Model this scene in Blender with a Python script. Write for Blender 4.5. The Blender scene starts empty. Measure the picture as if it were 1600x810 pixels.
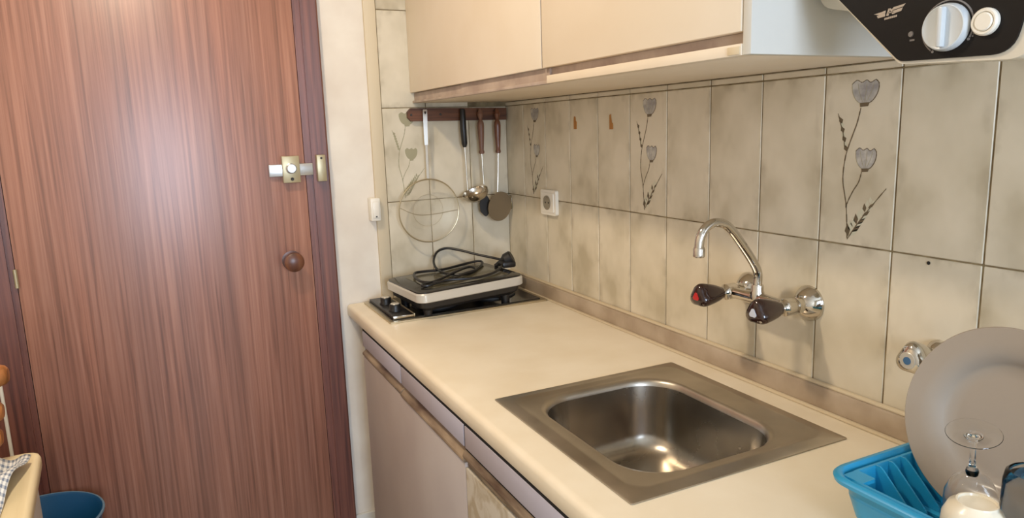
import bpy, bmesh, math, random
from mathutils import Vector, Matrix
random.seed(7)
SC = bpy.context.scene
COL = SC.collection
PI = math.pi
# ---------------------------------------------------------------- camera
cam_d = bpy.data.cameras.new('camera'); cam = bpy.data.objects.new('camera', cam_d); COL.objects.link(cam)
cam_d.sensor_width = 36; cam_d.lens = 36 * 1119.08 / 1600; cam_d.clip_start = 0.02
cam.rotation_mode = 'XYZ'
cam.rotation_euler = (math.radians(79.664), math.radians(1.8444), math.radians(-26.0663))
cam.location = (-1.0866, -2.2732, 0.5439)
SC.camera = cam
# ---------------------------------------------------------------- world, lights, exposure
SC.view_settings.view_transform = 'Standard'; SC.view_settings.look = 'None'
SC.view_settings.gamma = 1; SC.view_settings.exposure = -0.12
try: SC.view_settings.use_curve_mapping = False
except Exception: pass
W = bpy.data.worlds.new('daylight'); SC.world = W; W.use_nodes = True
W.node_tree.nodes['Background'].inputs[0].default_value = (0.62, 0.78, 1, 1)
W.node_tree.nodes['Background'].inputs[1].default_value = 2.0
def area(name, loc, rot, sx, sy, col, e, shape='RECTANGLE'):
    d = bpy.data.lights.new(name, 'AREA'); d.shape = shape; d.size = sx
    if shape == 'RECTANGLE': d.size_y = sy
    d.color = col; d.energy = e
    o = bpy.data.objects.new(name, d); COL.objects.link(o); o.location = loc; o.rotation_euler = rot
    return o
area('window_daylight', (-0.98, -4.28, 0.62), (PI/2, 0, 0), 0.95, 1.15, (0.68, 0.81, 1.0), 72)
area('ceiling_lamp_light', (-1.22, -0.95, 1.565), (0, 0, 0), 0.15, 0, (1.0, 0.83, 0.62), 19, 'DISK')
ZF, ZC = -0.85, 1.65                                   # floor and ceiling, counter top is z = 0
# ---------------------------------------------------------------- materials
def mat(name, col=(.8,.8,.8), rough=.5, metal=0, **kw):
    m = bpy.data.materials.new(name); m.use_nodes = True
    b = m.node_tree.nodes['Principled BSDF']
    b.inputs['Base Color'].default_value = (*col, 1); b.inputs['Roughness'].default_value = rough
    b.inputs['Metallic'].default_value = metal
    for k, v in kw.items(): b.inputs[k.replace('_', ' ')].default_value = v
    m['b'] = 1
    return m
def srgb(r, g, b):
    f = lambda c: (c/255/12.92 if c/255 <= .04045 else ((c/255+.055)/1.055)**2.4)
    return (f(r), f(g), f(b))
def nd(m, t, **kw):
    n = m.node_tree.nodes.new(t)
    for k, v in kw.items(): setattr(n, k, v)
    return n
def ln(m, a, b): m.node_tree.links.new(a, b)
def bsdf(m): return m.node_tree.nodes['Principled BSDF']
def noise_col(m, scale, c1, c2, lo=.35, hi=.65, detail=4, rough_var=None, bump=0, vec='Object', dist=0.0, rnd=False):
    tc = nd(m, 'ShaderNodeTexCoord'); mp = nd(m, 'ShaderNodeMapping'); ln(m, tc.outputs[vec], mp.inputs[0])
    mp.inputs['Scale'].default_value = scale
    if rnd:
        oi = nd(m, 'ShaderNodeObjectInfo'); mu = nd(m, 'ShaderNodeMath', operation='MULTIPLY'); mu.inputs[1].default_value = 37
        ln(m, oi.outputs['Random'], mu.inputs[0]); ln(m, mu.outputs[0], mp.inputs['Location'])
    no = nd(m, 'ShaderNodeTexNoise'); no.inputs['Scale'].default_value = 1; no.inputs['Detail'].default_value = detail
    no.inputs['Distortion'].default_value = dist
    ln(m, mp.outputs[0], no.inputs['Vector'])
    r = nd(m, 'ShaderNodeValToRGB'); r.color_ramp.elements[0].position = lo; r.color_ramp.elements[1].position = hi
    r.color_ramp.elements[0].color = (*c1, 1); r.color_ramp.elements[1].color = (*c2, 1)
    ln(m, no.outputs['Fac'], r.inputs[0]); ln(m, r.outputs[0], bsdf(m).inputs['Base Color'])
    if bump:
        bp = nd(m, 'ShaderNodeBump'); bp.inputs['Strength'].default_value = bump; bp.inputs['Distance'].default_value = .001
        ln(m, no.outputs['Fac'], bp.inputs['Height']); ln(m, bp.outputs[0], bsdf(m).inputs['Normal'])
    return no, r, mp
M = {}
def tile_mat():
    m = mat('glazed_tile', rough=.32); m.node_tree.nodes['Principled BSDF'].inputs['Specular IOR Level'].default_value = .4
    no, r, mp = noise_col(m, (9, 9, 7), srgb(188,176,150), srgb(220,209,186), .30, .62, 3, rnd=True)
    r.color_ramp.elements.new(.45).color = (*srgb(209,198,174), 1)
    # aged stain that creeps in from the tile's own edges (object space)
    tc = nd(m, 'ShaderNodeTexCoord'); sp = nd(m, 'ShaderNodeSeparateXYZ'); ln(m, tc.outputs['Object'], sp.inputs[0])
    ax = nd(m, 'ShaderNodeMath', operation='ABSOLUTE'); ln(m, sp.outputs[0], ax.inputs[0])
    az = nd(m, 'ShaderNodeMath', operation='ABSOLUTE'); ln(m, sp.outputs[2], az.inputs[0])
    sx = nd(m, 'ShaderNodeMath', operation='SUBTRACT'); sx.inputs[0].default_value = .075; ln(m, ax.outputs[0], sx.inputs[1])
    sz = nd(m, 'ShaderNodeMath', operation='SUBTRACT'); sz.inputs[0].default_value = .15; ln(m, az.outputs[0], sz.inputs[1])
    mn = nd(m, 'ShaderNodeMath', operation='MINIMUM'); ln(m, sx.outputs[0], mn.inputs[0]); ln(m, sz.outputs[0], mn.inputs[1])
    mr = nd(m, 'ShaderNodeMapRange'); mr.inputs['From Min'].default_value = 0; mr.inputs['From Max'].default_value = .022
    mr.inputs['To Min'].default_value = .55; mr.inputs['To Max'].default_value = 0; ln(m, mn.outputs[0], mr.inputs['Value'])
    n2 = nd(m, 'ShaderNodeTexNoise'); n2.inputs['Scale'].default_value = 1; n2.inputs['Detail'].default_value = 3
    mp2 = nd(m, 'ShaderNodeMapping'); mp2.inputs['Scale'].default_value = (28, 28, 18); ln(m, tc.outputs['Object'], mp2.inputs[0])
    oi = nd(m, 'ShaderNodeObjectInfo'); mu = nd(m, 'ShaderNodeMath', operation='MULTIPLY'); mu.inputs[1].default_value = 91
    ln(m, oi.outputs['Random'], mu.inputs[0]); ln(m, mu.outputs[0], mp2.inputs['Location']); ln(m, mp2.outputs[0], n2.inputs['Vector'])
    r2 = nd(m, 'ShaderNodeMapRange'); r2.inputs['From Min'].default_value = .48; r2.inputs['From Max'].default_value = .75; ln(m, n2.outputs['Fac'], r2.inputs['Value'])
    pr = nd(m, 'ShaderNodeMath', operation='MULTIPLY'); ln(m, mr.outputs[0], pr.inputs[0]); ln(m, r2.outputs[0], pr.inputs[1])
    mx = nd(m, 'ShaderNodeMix', data_type='RGBA'); ln(m, pr.outputs[0], mx.inputs[0]); ln(m, r.outputs[0], mx.inputs[6])
    mx.inputs[7].default_value = (*srgb(128,112,82), 1); ln(m, mx.outputs[2], bsdf(m).inputs['Base Color'])
    bpn = nd(m, 'ShaderNodeBump'); bpn.inputs['Strength'].default_value = .1; bpn.inputs['Distance'].default_value = .002
    ln(m, no.outputs['Fac'], bpn.inputs['Height']); ln(m, bpn.outputs[0], bsdf(m).inputs['Normal'])
    return m
M['tile'] = tile_mat()
M['grout'] = mat('aged_grout', srgb(138,122,90), .9); noise_col(M['grout'], (30,30,30), srgb(108,92,66), srgb(152,136,102))
M['plaster'] = mat('white_plaster', srgb(232,222,208), .8); noise_col(M['plaster'], (6,6,6), srgb(222,211,196), srgb(236,228,214), bump=.05)
M['trim'] = mat('painted_trim', srgb(214,198,168), .6)
M['floor'] = mat('floor_tile', srgb(165,150,130), .4); noise_col(M['floor'], (8,8,8), srgb(140,125,105), srgb(180,168,146))
M['ceiling'] = mat('white_ceiling', srgb(225,220,210), .9)
def wood(name, c1, c2, c3, rough, scale=(34,34,1.1), coat=0, bump=.15):
    m = mat(name, c2, rough); no, r, mp = noise_col(m, scale, c1, c3, .28, .74, 6, dist=.6, bump=bump)
    e = r.color_ramp.elements.new(.5); e.color = (*c2, 1)
    # broad tonal bands along the grain
    tc = nd(m, 'ShaderNodeTexCoord'); mp2 = nd(m, 'ShaderNodeMapping'); mp2.inputs['Scale'].default_value = (scale[0]*.12, scale[1]*.12, scale[2]*.4)
    ln(m, tc.outputs['Object'], mp2.inputs[0]); n2 = nd(m, 'ShaderNodeTexNoise'); n2.inputs['Scale'].default_value = 1; ln(m, mp2.outputs[0], n2.inputs['Vector'])
    r2 = nd(m, 'ShaderNodeValToRGB'); r2.color_ramp.elements[0].position = .35; r2.color_ramp.elements[1].position = .68
    r2.color_ramp.elements[0].color = (.84,.83,.85,1); r2.color_ramp.elements[1].color = (1.1,1.07,1.05,1); ln(m, n2.outputs['Fac'], r2.inputs[0])
    mx = nd(m, 'ShaderNodeMix', data_type='RGBA', blend_type='MULTIPLY'); mx.inputs[0].default_value = 1
    ln(m, r.outputs[0], mx.inputs[6]); ln(m, r2.outputs[0], mx.inputs[7]); ln(m, mx.outputs[2], bsdf(m).inputs['Base Color'])
    bsdf(m).inputs['Coat Weight'].default_value = coat; bsdf(m).inputs['Coat IOR'].default_value = 1.65; bsdf(m).inputs['Coat Roughness'].default_value = .36
    return m
M['door'] = wood('sapele_veneer', srgb(116,74,58), srgb(152,102,82), srgb(172,124,104), .42, (110,110,2.0), coat=.9)
M['frame'] = wood('dark_frame_wood', srgb(74,38,32), srgb(112,64,52), srgb(138,84,66), .4, (90,90,2), coat=.5)
M['rail'] = wood('rack_wood', srgb(58,32,20), srgb(98,60,36), srgb(122,78,50), .5, (4,60,60))
M['knobwood'] = wood('turned_wood', srgb(62,34,22), srgb(98,56,36), srgb(126,78,52), .35, coat=.3)
M['pine'] = wood('amber_wood', srgb(120,70,30), srgb(165,105,55), srgb(190,130,75), .45)
M['handlewood'] = wood('handle_wood', srgb(72,48,36), srgb(114,80,62), srgb(138,104,84), .45)
M['laminate'] = mat('cream_laminate', srgb(236,222,194), .38); noise_col(M['laminate'], (7,7,7), srgb(234,220,194), srgb(241,229,206), bump=.03)
M['cab'] = mat('cupboard_laminate', srgb(232,218,190), .45); noise_col(M['cab'], (4,4,4), srgb(230,214,190), srgb(236,222,201))
M['cabside'] = mat('cupboard_side', srgb(212,210,202), .5)
M['recess'] = mat('recess_panel', srgb(176,156,142), .5); noise_col(M['recess'], (6,20,20), srgb(164,144,130), srgb(188,170,154))  # mauve-brown puts the finger-pull shadow into the panel colour
M['mauve'] = mat('mauve_laminate', srgb(190,178,172), .42); noise_col(M['mauve'], (3,3,3), srgb(184,171,165), srgb(196,185,178))
M['fascia'] = mat('lilac_drawer_front', srgb(186,180,190), .4)
M['grip'] = mat('shaded_grip', srgb(150,124,98), .5); noise_col(M['grip'], (20,6,30), srgb(88,68,54), srgb(166,146,122))  # brown strip, dark tones painted in for the shadow below the drawers
M['peel'] = mat('peeling_laminate', srgb(200,190,170), .6)
noise_col(M['peel'], (22,22,20), srgb(182,170,148), srgb(206,200,188), .40, .56, 6, dist=.8, bump=.5)
M['upstand'] = mat('upstand', srgb(178,160,138), .5); noise_col(M['upstand'], (8,8,8), srgb(160,140,118), srgb(192,175,154))
M['darkgap'] = mat('dark_gap', (.012,.01,.009), .9)  # near-black, gives the gaps their shade by colour
def steel(name, col, rough, aniso=True):
    m = mat(name, col, rough, 1)
    no, r, mp = noise_col(m, (6,6,6), tuple(c*.72 for c in col), tuple(min(1,c*1.12) for c in col), .3, .7, 5)
    mr = nd(m, 'ShaderNodeMapRange'); mr.inputs['To Min'].default_value = rough*.8; mr.inputs['To Max'].default_value = rough*1.35
    ln(m, no.outputs['Fac'], mr.inputs['Value']); ln(m, mr.outputs[0], bsdf(m).inputs['Roughness'])
    return m
M['sink'] = steel('satin_steel', srgb(188,180,168), .32)
M['bowl'] = steel('basin_steel', srgb(182,174,162), .25)
M['steel'] = steel('polished_steel', srgb(200,192,178), .2)
M['chrome'] = mat('chrome', srgb(206,201,192), .08, 1)
M['silver'] = mat('silver_plastic', srgb(205,200,188), .32, .25)
M['bezel'] = mat('cooktop_trim', srgb(190,176,146), .32, .8)
M['blackglass'] = mat('black_glass', (.018,.016,.014), .12)
M['darkglass'] = mat('olive_glass', srgb(96,90,70), .16); 
M['black'] = mat('black_plastic', (.012,.011,.011), .4)
M['iron'] = mat('cast_iron', (.03,.028,.026), .55)
M['browncap'] = mat('brown_acrylic', srgb(40,16,11), .15, Coat_Weight=.6)
M['red'] = mat('red_mark', srgb(190,40,40), .3)
M['bluemark'] = mat('blue_mark', srgb(70,110,150), .3)
M['palemark'] = mat('pale_mark', srgb(200,205,215), .3)
M['white'] = mat('white_plastic', srgb(236,230,216), .35)
M['heater'] = mat('heater_enamel', srgb(214,206,188), .3)
M['hpanel'] = mat('heater_panel_black', srgb(15,12,12), .5, Specular_IOR_Level=.25)
M['knobwhite'] = mat('dial_plastic', srgb(204,209,211), .3)
M['grey'] = mat('grey_print', srgb(120,115,112), .5)
M['brass'] = mat('brass', srgb(184,172,140), .38, .6)
M['zinc'] = mat('zinc_bolt', srgb(206,208,208), .3, .8)
M['blue'] = mat('blue_plastic', srgb(34,150,196), .38, Coat_Weight=.2)
M['binblue'] = mat('blue_bucket', srgb(14,76,118), .35)
M['plate'] = mat('stoneware_plate', srgb(158,146,132), .25)
M['porcelain'] = mat('porcelain', srgb(238,228,206), .2)
M['glass'] = mat('clear_glass', (1,1,1), .02, 0, Transmission_Weight=1, IOR=1.42)
M['thinglass'] = mat('thin_glass', (.97,.97,.96), .03, 0, Transmission_Weight=1, IOR=1.14)
M['fridge'] = mat('fridge_enamel', srgb(236,220,180), .35)
M['fridgeside'] = mat('fridge_side', srgb(226,226,222), .4)
M['taupe'] = mat('taupe_disc', srgb(138,122,98), .4, .4)
M['amber'] = mat('amber_adhesive', srgb(170,112,40), .35)
M['spot'] = mat('dark_speck', (.01,.01,.01), .6)
M['ink'] = mat('tile_ink', srgb(104,90,68), .4)
M['inkpale'] = mat('tile_ink_pale', srgb(164,156,124), .4)
M['petal'] = mat('tile_petal', srgb(168,164,160), .35); noise_col(M['petal'], (60,60,60), srgb(152,148,146), srgb(194,190,180))
M['petalpale'] = mat('tile_petal_pale', srgb(204,200,176), .35)
M['clear'] = mat('clear_plastic', srgb(235,215,165), .15, 0, Transmission_Weight=.75)
M['bulb'] = mat('lamp_diffuser', (1,.95,.85), .6)
def mesh_gauze():
    m = mat('fine_wire_gauze', srgb(215,208,186), .4, .4)
    tr = nd(m, 'ShaderNodeBsdfTransparent'); mx = nd(m, 'ShaderNodeMixShader')
    tc = nd(m, 'ShaderNodeTexCoord'); ws = []
    for ax in (0, 2):
        sp = nd(m, 'ShaderNodeSeparateXYZ'); ln(m, tc.outputs['Object'], sp.inputs[0])
        mu = nd(m, 'ShaderNodeMath', operation='MULTIPLY'); mu.inputs[1].default_value = 700; ln(m, sp.outputs[ax], mu.inputs[0])
        fr = nd(m, 'ShaderNodeMath', operation='FRACT'); ln(m, mu.outputs[0], fr.inputs[0])
        lt = nd(m, 'ShaderNodeMath', operation='LESS_THAN'); lt.inputs[1].default_value = .11; ln(m, fr.outputs[0], lt.inputs[0]); ws.append(lt)
    a = nd(m, 'ShaderNodeMath', operation='MAXIMUM'); ln(m, ws[0].outputs[0], a.inputs[0]); ln(m, ws[1].outputs[0], a.inputs[1])
    ln(m, a.outputs[0], mx.inputs[0]); ln(m, tr.outputs[0], mx.inputs[1]); ln(m, bsdf(m).outputs[0], mx.inputs[2])
    ln(m, mx.outputs[0], m.node_tree.nodes['Material Output'].inputs[0]); return m
M['gauze'] = mesh_gauze()
def cloth_mat():
    m = mat('checked_cloth', srgb(220,222,224), .9)
    tc = nd(m, 'ShaderNodeTexCoord'); sp = nd(m, 'ShaderNodeSeparateXYZ'); ln(m, tc.outputs['UV'], sp.inputs[0]); fs = []
    for ax in (0, 1):
        mu = nd(m, 'ShaderNodeMath', operation='MULTIPLY'); mu.inputs[1].default_value = 9; ln(m, sp.outputs[ax], mu.inputs[0])
        fr = nd(m, 'ShaderNodeMath', operation='FRACT'); ln(m, mu.outputs[0], fr.inputs[0])
        lt = nd(m, 'ShaderNodeMath', operation='LESS_THAN'); lt.inputs[1].default_value = .45; ln(m, fr.outputs[0], lt.inputs[0]); fs.append(lt)
    ad = nd(m, 'ShaderNodeMath', operation='ADD'); ln(m, fs[0].outputs[0], ad.inputs[0]); ln(m, fs[1].outputs[0], ad.inputs[1])
    hf = nd(m, 'ShaderNodeMath', operation='MULTIPLY'); hf.inputs[1].default_value = .5; ln(m, ad.outputs[0], hf.inputs[0])
    r = nd(m, 'ShaderNodeValToRGB'); r.color_ramp.elements[0].color = (*srgb(226,226,224),1); r.color_ramp.elements[1].color = (*srgb(112,124,144),1)
    ln(m, hf.outputs[0], r.inputs[0]); ln(m, r.outputs[0], bsdf(m).inputs['Base Color']); return m
M['cloth'] = cloth_mat()
# ---------------------------------------------------------------- mesh helpers
def box(bm, x0, x1, y0, y1, z0, z1, bev=0, seg=2):
    x0, x1 = sorted((x0, x1)); y0, y1 = sorted((y0, y1)); z0, z1 = sorted((z0, z1))
    g = bmesh.ops.create_cube(bm, size=1, matrix=Matrix.Translation(((x0+x1)/2, (y0+y1)/2, (z0+z1)/2)) @ Matrix.Diagonal((x1-x0, y1-y0, z1-z0, 1)))
    if bev:
        es = {e for v in g['verts'] for e in v.link_edges}
        bmesh.ops.bevel(bm, geom=list(es), offset=bev, segments=seg, profile=.5, affect='EDGES')
    return bm
def B(*a, **k): return box(bmesh.new(), *a, **k)
def frame_of(d):
    d = Vector(d).normalized(); u = d.orthogonal().normalized(); return d, u, d.cross(u)
def lathe(bm, prof, org=(0,0,0), axis=(0,0,1), seg=32, lobes=0, lobe_amp=None, up=None):
    """prof: list of (radius, distance along axis); closes to a point where the radius is 0"""
    d, u, v = frame_of(axis)
    if up is not None: u = (Vector(up) - d*Vector(up).dot(d)).normalized(); v = d.cross(u)
    org = Vector(org); rings = []
    for i, (r, t) in enumerate(prof):
        if r < 1e-6: rings.append([bm.verts.new(org + d*t)])
        else:
            ring = []
            for k in range(seg):
                a = 2*PI*k/seg; rr = r
                if lobes: rr = r*(1 + (lobe_amp[i] if lobe_amp else .1)*math.cos(lobes*a))
                ring.append(bm.verts.new(org + d*t + u*rr*math.cos(a) + v*rr*math.sin(a)))
            rings.append(ring)
    for A, C in zip(rings, rings[1:]):
        if len(A) == 1 and len(C) == 1: continue
        for k in range(seg):
            k2 = (k+1) % seg
            if len(A) == 1: bm.faces.new((A[0], C[k2], C[k]))
            elif len(C) == 1: bm.faces.new((A[k], A[k2], C[0]))
            else: bm.faces.new((A[k], A[k2], C[k2], C[k]))
    return bm
def L(*a, **k): return lathe(bmesh.new(), *a, **k)
def smooth_path(pts, n=8):
    pts = [Vector(p) for p in pts]; P = [2*pts[0]-pts[1]] + pts + [2*pts[-1]-pts[-2]]; out = []
    for i in range(1, len(P)-2):
        a, b, c, d = P[i-1:i+3]
        for k in range(n):
            t = k/n; out.append(.5*((2*b) + (c-a)*t + (2*a-5*b+4*c-d)*t*t + (3*b-a-3*c+d)*t**3))
    out.append(pts[-1]); return out
def tube(bm, pts, r, seg=10, closed=False, cap=True):
    pts = [Vector(p) for p in pts]; n = len(pts); rings = []; u = None
    for i, p in enumerate(pts):
        if closed: t = pts[(i+1) % n] - pts[i-1]
        else: t = pts[min(i+1, n-1)] - pts[max(i-1, 0)]
        t.normalize()
        if u is None: u = t.orthogonal().normalized()
        u = (u - t*u.dot(t)).normalized(); w = t.cross(u)
        rr = r[i] if isinstance(r, (list, tuple)) else r
        rings.append([bm.verts.new(p + (u*math.cos(2*PI*k/seg) + w*math.sin(2*PI*k/seg))*rr) for k in range(seg)])
    for i in range(n if closed else n-1):
        A, C = rings[i], rings[(i+1) % n]
        for k in range(seg): bm.faces.new((A[k], A[(k+1) % seg], C[(k+1) % seg], C[k]))
    if cap and not closed:
        bm.faces.new(rings[0][::-1]); bm.faces.new(rings[-1])
    return bm
def T(*a, **k): return tube(bmesh.new(), *a, **k)
def prism(bm, poly, org, u, v, w, th):
    """polygon of (a, b) in the plane org + a*u + b*v, extruded th along w"""
    org, u, v, w = Vector(org), Vector(u), Vector(v), Vector(w)
    A = [bm.verts.new(org + a*u + b*v) for a, b in poly]; C = [bm.verts.new(p.co + w*th) for p in A]
    n = len(A)
    if th:
        bm.faces.new(C); bm.faces.new(A[::-1])
        for i in range(n): bm.faces.new((A[i], A[(i+1) % n], C[(i+1) % n], C[i]))
    else: bm.faces.new(A)
    return bm
def Pz(*a, **k): return prism(bmesh.new(), *a, **k)
def round_poly(pts, r, n=6):
    out = []; N = len(pts); rs = r if isinstance(r, (list, tuple)) else [r]*N
    for i in range(N):
        p = Vector(pts[i]).to_2d(); a = Vector(pts[i-1]).to_2d(); c = Vector(pts[(i+1) % N]).to_2d()
        d1 = (a-p).normalized(); d2 = (c-p).normalized(); rr = rs[i]
        if rr <= 0: out.append(tuple(p)); continue
        ang = d1.angle(d2); cut = rr/math.tan(ang/2); s = p + d1*cut; e = p + d2*cut
        for k in range(n+1):
            t = k/n; out.append(tuple(s*(1-t)**2 + p*2*t*(1-t) + e*t*t))
    return out
def disc(r, n=32, c=(0,0), rx=None): return [(c[0]+(rx or r)*math.cos(2*PI*k/n), c[1]+r*math.sin(2*PI*k/n)) for k in range(n)]
def super_loop(hx, hy, r, n=8):
    """rounded rectangle outline, counter-clockwise, always 4*(n+1) points"""
    out = []
    for qx, qy, a0 in ((1,1,0), (-1,1,PI/2), (-1,-1,PI), (1,-1,1.5*PI)):
        for k in range(n+1):
            a = a0 + PI/2*k/n; out.append((qx*(hx-r) + r*math.cos(a), qy*(hy-r) + r*math.sin(a)))
    return out
def loft(bm, loops, close_last=False, close_first=False):
    R = [[bm.verts.new(p) for p in lp] for lp in loops]; n = len(R[0])
    for A, C in zip(R, R[1:]):
        for k in range(n): bm.faces.new((A[k], A[(k+1) % n], C[(k+1) % n], C[k]))
    if close_last: bm.faces.new(R[-1])
    if close_first: bm.faces.new(R[0][::-1])
    return bm
def finish(bm, ang=32):
    bmesh.ops.recalc_face_normals(bm, faces=bm.faces)
    for f in bm.faces: f.smooth = True
    for e in bm.edges:
        if len(e.link_faces) == 2:
            try: e.smooth = e.calc_face_angle() < math.radians(ang)
            except ValueError: pass
def root_of(o):
    while o.parent: o = o.parent
    return o
def obj(name, bm, m, parent=None, local=False, ang=32):
    """link one mesh object; coordinates are world ones unless local, children share their thing's origin"""
    if parent is not None and not local:
        bm.transform(Matrix.Translation(-root_of(parent).location))
    finish(bm, ang)
    me = bpy.data.meshes.new(name); bm.to_mesh(me); bm.free()
    for mm in (m if isinstance(m, (list, tuple)) else [m]): me.materials.append(M[mm] if isinstance(mm, str) else mm)
    o = bpy.data.objects.new(name, me); COL.objects.link(o)
    if parent is not None: o.parent = parent
    return o
def thing(name, label, cat, loc=(0,0,0), rot=(0,0,0), group=None):
    o = bpy.data.objects.new(name, None); COL.objects.link(o); o.location = loc; o.rotation_euler = rot; o.empty_display_size = .05
    o['label'] = label; o['category'] = cat
    if group: o['group'] = group
    return o
def tag(o, label, cat, group=None):
    o['label'] = label; o['category'] = cat
    if group: o['group'] = group
    return o
def struct(name, bm, m, label=None, cat='structure'):
    o = obj(name, bm, m); o['kind'] = 'structure'
    if label: o['label'] = label
    o['category'] = cat
    return o
# ---------------------------------------------------------------- setting
XL, YR = -1.98, -4.1
struct('floor', B(XL-.1, .1, YR-.1, .1, ZF-.1, ZF), 'floor', 'kitchenette floor, below the frame, under the base cupboards', 'floor')
struct('ceiling', B(XL-.1, .1, YR-.1, .1, ZC, ZC+.1), 'ceiling', 'plain ceiling above the kitchenette, out of frame', 'ceiling')
wall_r = struct('wall_right', B(0.009, .12, YR-.1, .1, ZF, ZC), 'grout', 'right wall behind the tap, clad in mottled cream upright tiles', 'wall')
wall_b = struct('wall_back', B(XL-.1, .009, .0, .12, ZF, ZC), 'plaster', 'white plastered back wall with the wooden door and a tiled end', 'wall')
struct('wall_left', B(XL-.1, XL, YR-.1, .0, ZF, ZC), 'plaster', 'plain side wall behind the small fridge, out of frame', 'wall')
bm = bmesh.new()
box(bm, XL, -1.65, YR-.1, YR, ZF, ZC); box(bm, -.3, .0, YR-.1, YR, ZF, ZC)
box(bm, -1.65, -.3, YR-.1, YR, ZF, -.1); box(bm, -1.65, -.3, YR-.1, YR, 1.3, ZC)
struct('wall_front', bm, 'plaster', 'wall with the window behind the photographer, out of frame', 'wall')
wf = bmesh.new()
for x0, x1, z0, z1 in ((-1.65,-1.59,-.1,1.3), (-.36,-.3,-.1,1.3), (-1.59,-.36,-.1,-.04), (-1.59,-.36,1.24,1.3)): box(wf, x0, x1, YR-.07, YR-.02, z0, z1, .004)
box(wf, -1.0, -.95, YR-.065, YR-.025, -.04, 1.24)
struct('window_1', wf, 'white', 'white framed window behind the photographer, out of frame', 'window')
# tiles -----------------------------------------------------------
TW, TH, G = .15, .3, .0013
TILES = {}
def tile_mesh(w, h):
    key = (round(w, 4), round(h, 4))
    if key not in TILES:
        bm = B(-w/2+G, w/2-G, -.0045, .0045, -h/2+G, h/2-G, bev=.0012, seg=1); finish(bm)
        me = bpy.data.meshes.new('tile'); bm.to_mesh(me); bm.free(); me.materials.append(M['tile']); TILES[key] = me
    return TILES[key]
def put_tile(parent, c, rz, w, h):
    o = bpy.data.objects.new('tile', tile_mesh(w, h)); COL.objects.link(o); o.parent = parent
    o.location = c; o.rotation_euler = (random.uniform(-.002,.002), random.uniform(-.0015,.0015), rz + random.uniform(-.002,.002))
    return o
def stroke(bm, pts, w, mi, y):
    pts = smooth_path([(p[0], 0, p[1]) for p in pts], 4)
    for i in range(len(pts)-1):
        a, b = pts[i], pts[i+1]; d = (b-a).normalized(); nn = Vector((-d.z, 0, d.x))
        ww = w*(.7+.5*abs(math.sin(i*1.7)))
        f = bm.faces.new([bm.verts.new(Vector((q.x, y, q.z))) for q in (a-nn*ww/2, b-nn*ww/2, b+nn*ww/2, a+nn*ww/2)]); f.material_index = mi
def blob(bm, pts, mi, y):
    f = bm.faces.new([bm.verts.new((p[0], y, p[1])) for p in pts]); f.material_index = mi
def motif():
    bm = bmesh.new(); K = .15/303; KV = .3/745
    q = lambda x, y: ((x-174)*K, (402-y)*KV)
    Y0, Y1, Y2 = -.0047, -.0049, -.0051
    def head(cx, cy, w, h):
        P = [(0,.62),(.28,.45),(.46,.1),(.5,-.3),(.38,-.5),(.2,-.38),(.05,-.5),(-.12,-.4),(-.3,-.52),(-.48,-.35),(-.44,.05),(-.28,.42)]
        pts = [q(cx+a*w, cy+b*h) for a, b in P]; blob(bm, [tuple(v) for v in [(p.x, p.z) for p in smooth_path([(a, 0, b) for a, b in pts]+[(pts[0][0], 0, pts[0][1])], 4)][:-1]], 1, Y0)
        stroke(bm, pts[:5], .0015, 0, Y1); stroke(bm, pts[4:10], .0011, 0, Y1); stroke(bm, pts[9:]+[pts[0]], .0009, 2, Y1)
        for k in (-.2, .05, .25): stroke(bm, [q(cx+k*w*.3, cy+.5*h), q(cx+k*w, cy), q(cx+k*w*1.3, cy-.35*h)], .0007, 2, Y1)
        blob(bm, [q(cx-.16*w, cy+.52*h), q(cx+.2*w, cy+.5*h), q(cx+.15*w, cy+.68*h), q(cx-.14*w, cy+.7*h)], 0, Y2)
    head(188, 112, 108, 92); head(205, 392, 84, 84)
    stroke(bm, [q(176,180), q(165,240), q(150,290), q(125,380), q(117,480), q(128,550), q(138,610), q(148,745)], .0021, 0, Y1)
    stroke(bm, [q(193,450), q(183,495), q(162,535), q(142,585), q(136,610)], .0019, 0, Y1)
    stroke(bm, [q(84,200), q(95,240), q(112,300), q(118,355)], .0016, 0, Y1)
    for k in range(7):
        t = k/6; x, y = 92+t*26, 215+t*120
        blob(bm, [q(x-2, y), q(x+14, y+12), q(x+10, y+30), q(x-3, y+20)], 3 if k % 2 else 0, Y0)
    stroke(bm, [q(148,750), q(185,680), q(235,600), q(292,515)], .0017, 0, Y1)
    for k in range(9):
        t = k/8; x, y = 152+t*84, 735-t*150; s = 1.15-.5*t
        blob(bm, [q(x, y), q(x+22*s, y-8*s), q(x+36*s, y-34*s), q(x+12*s, y-22*s)], 0 if k % 2 else 3, Y0)
        blob(bm, [q(x, y), q(x-14*s, y-18*s), q(x-6*s, y-50*s), q(x+6*s, y-26*s)], 3 if k % 3 else 0, Y0)
    return bm
ROWS = [(.02, .3201-.02), (.3201, TH), (.6201, TH)]
mot = motif(); mot_me = bpy.data.meshes.new('tulip_print'); mot.to_mesh(mot_me); mot.free()
for k in ('ink', 'petal', 'inkpale', 'petalpale'): mot_me.materials.append(M[k])
mot_me2 = mot_me.copy(); mot_me2.materials.clear()
for k in ('inkpale', 'petalpale', 'inkpale', 'petalpale'): mot_me2.materials.append(M[k])
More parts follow.
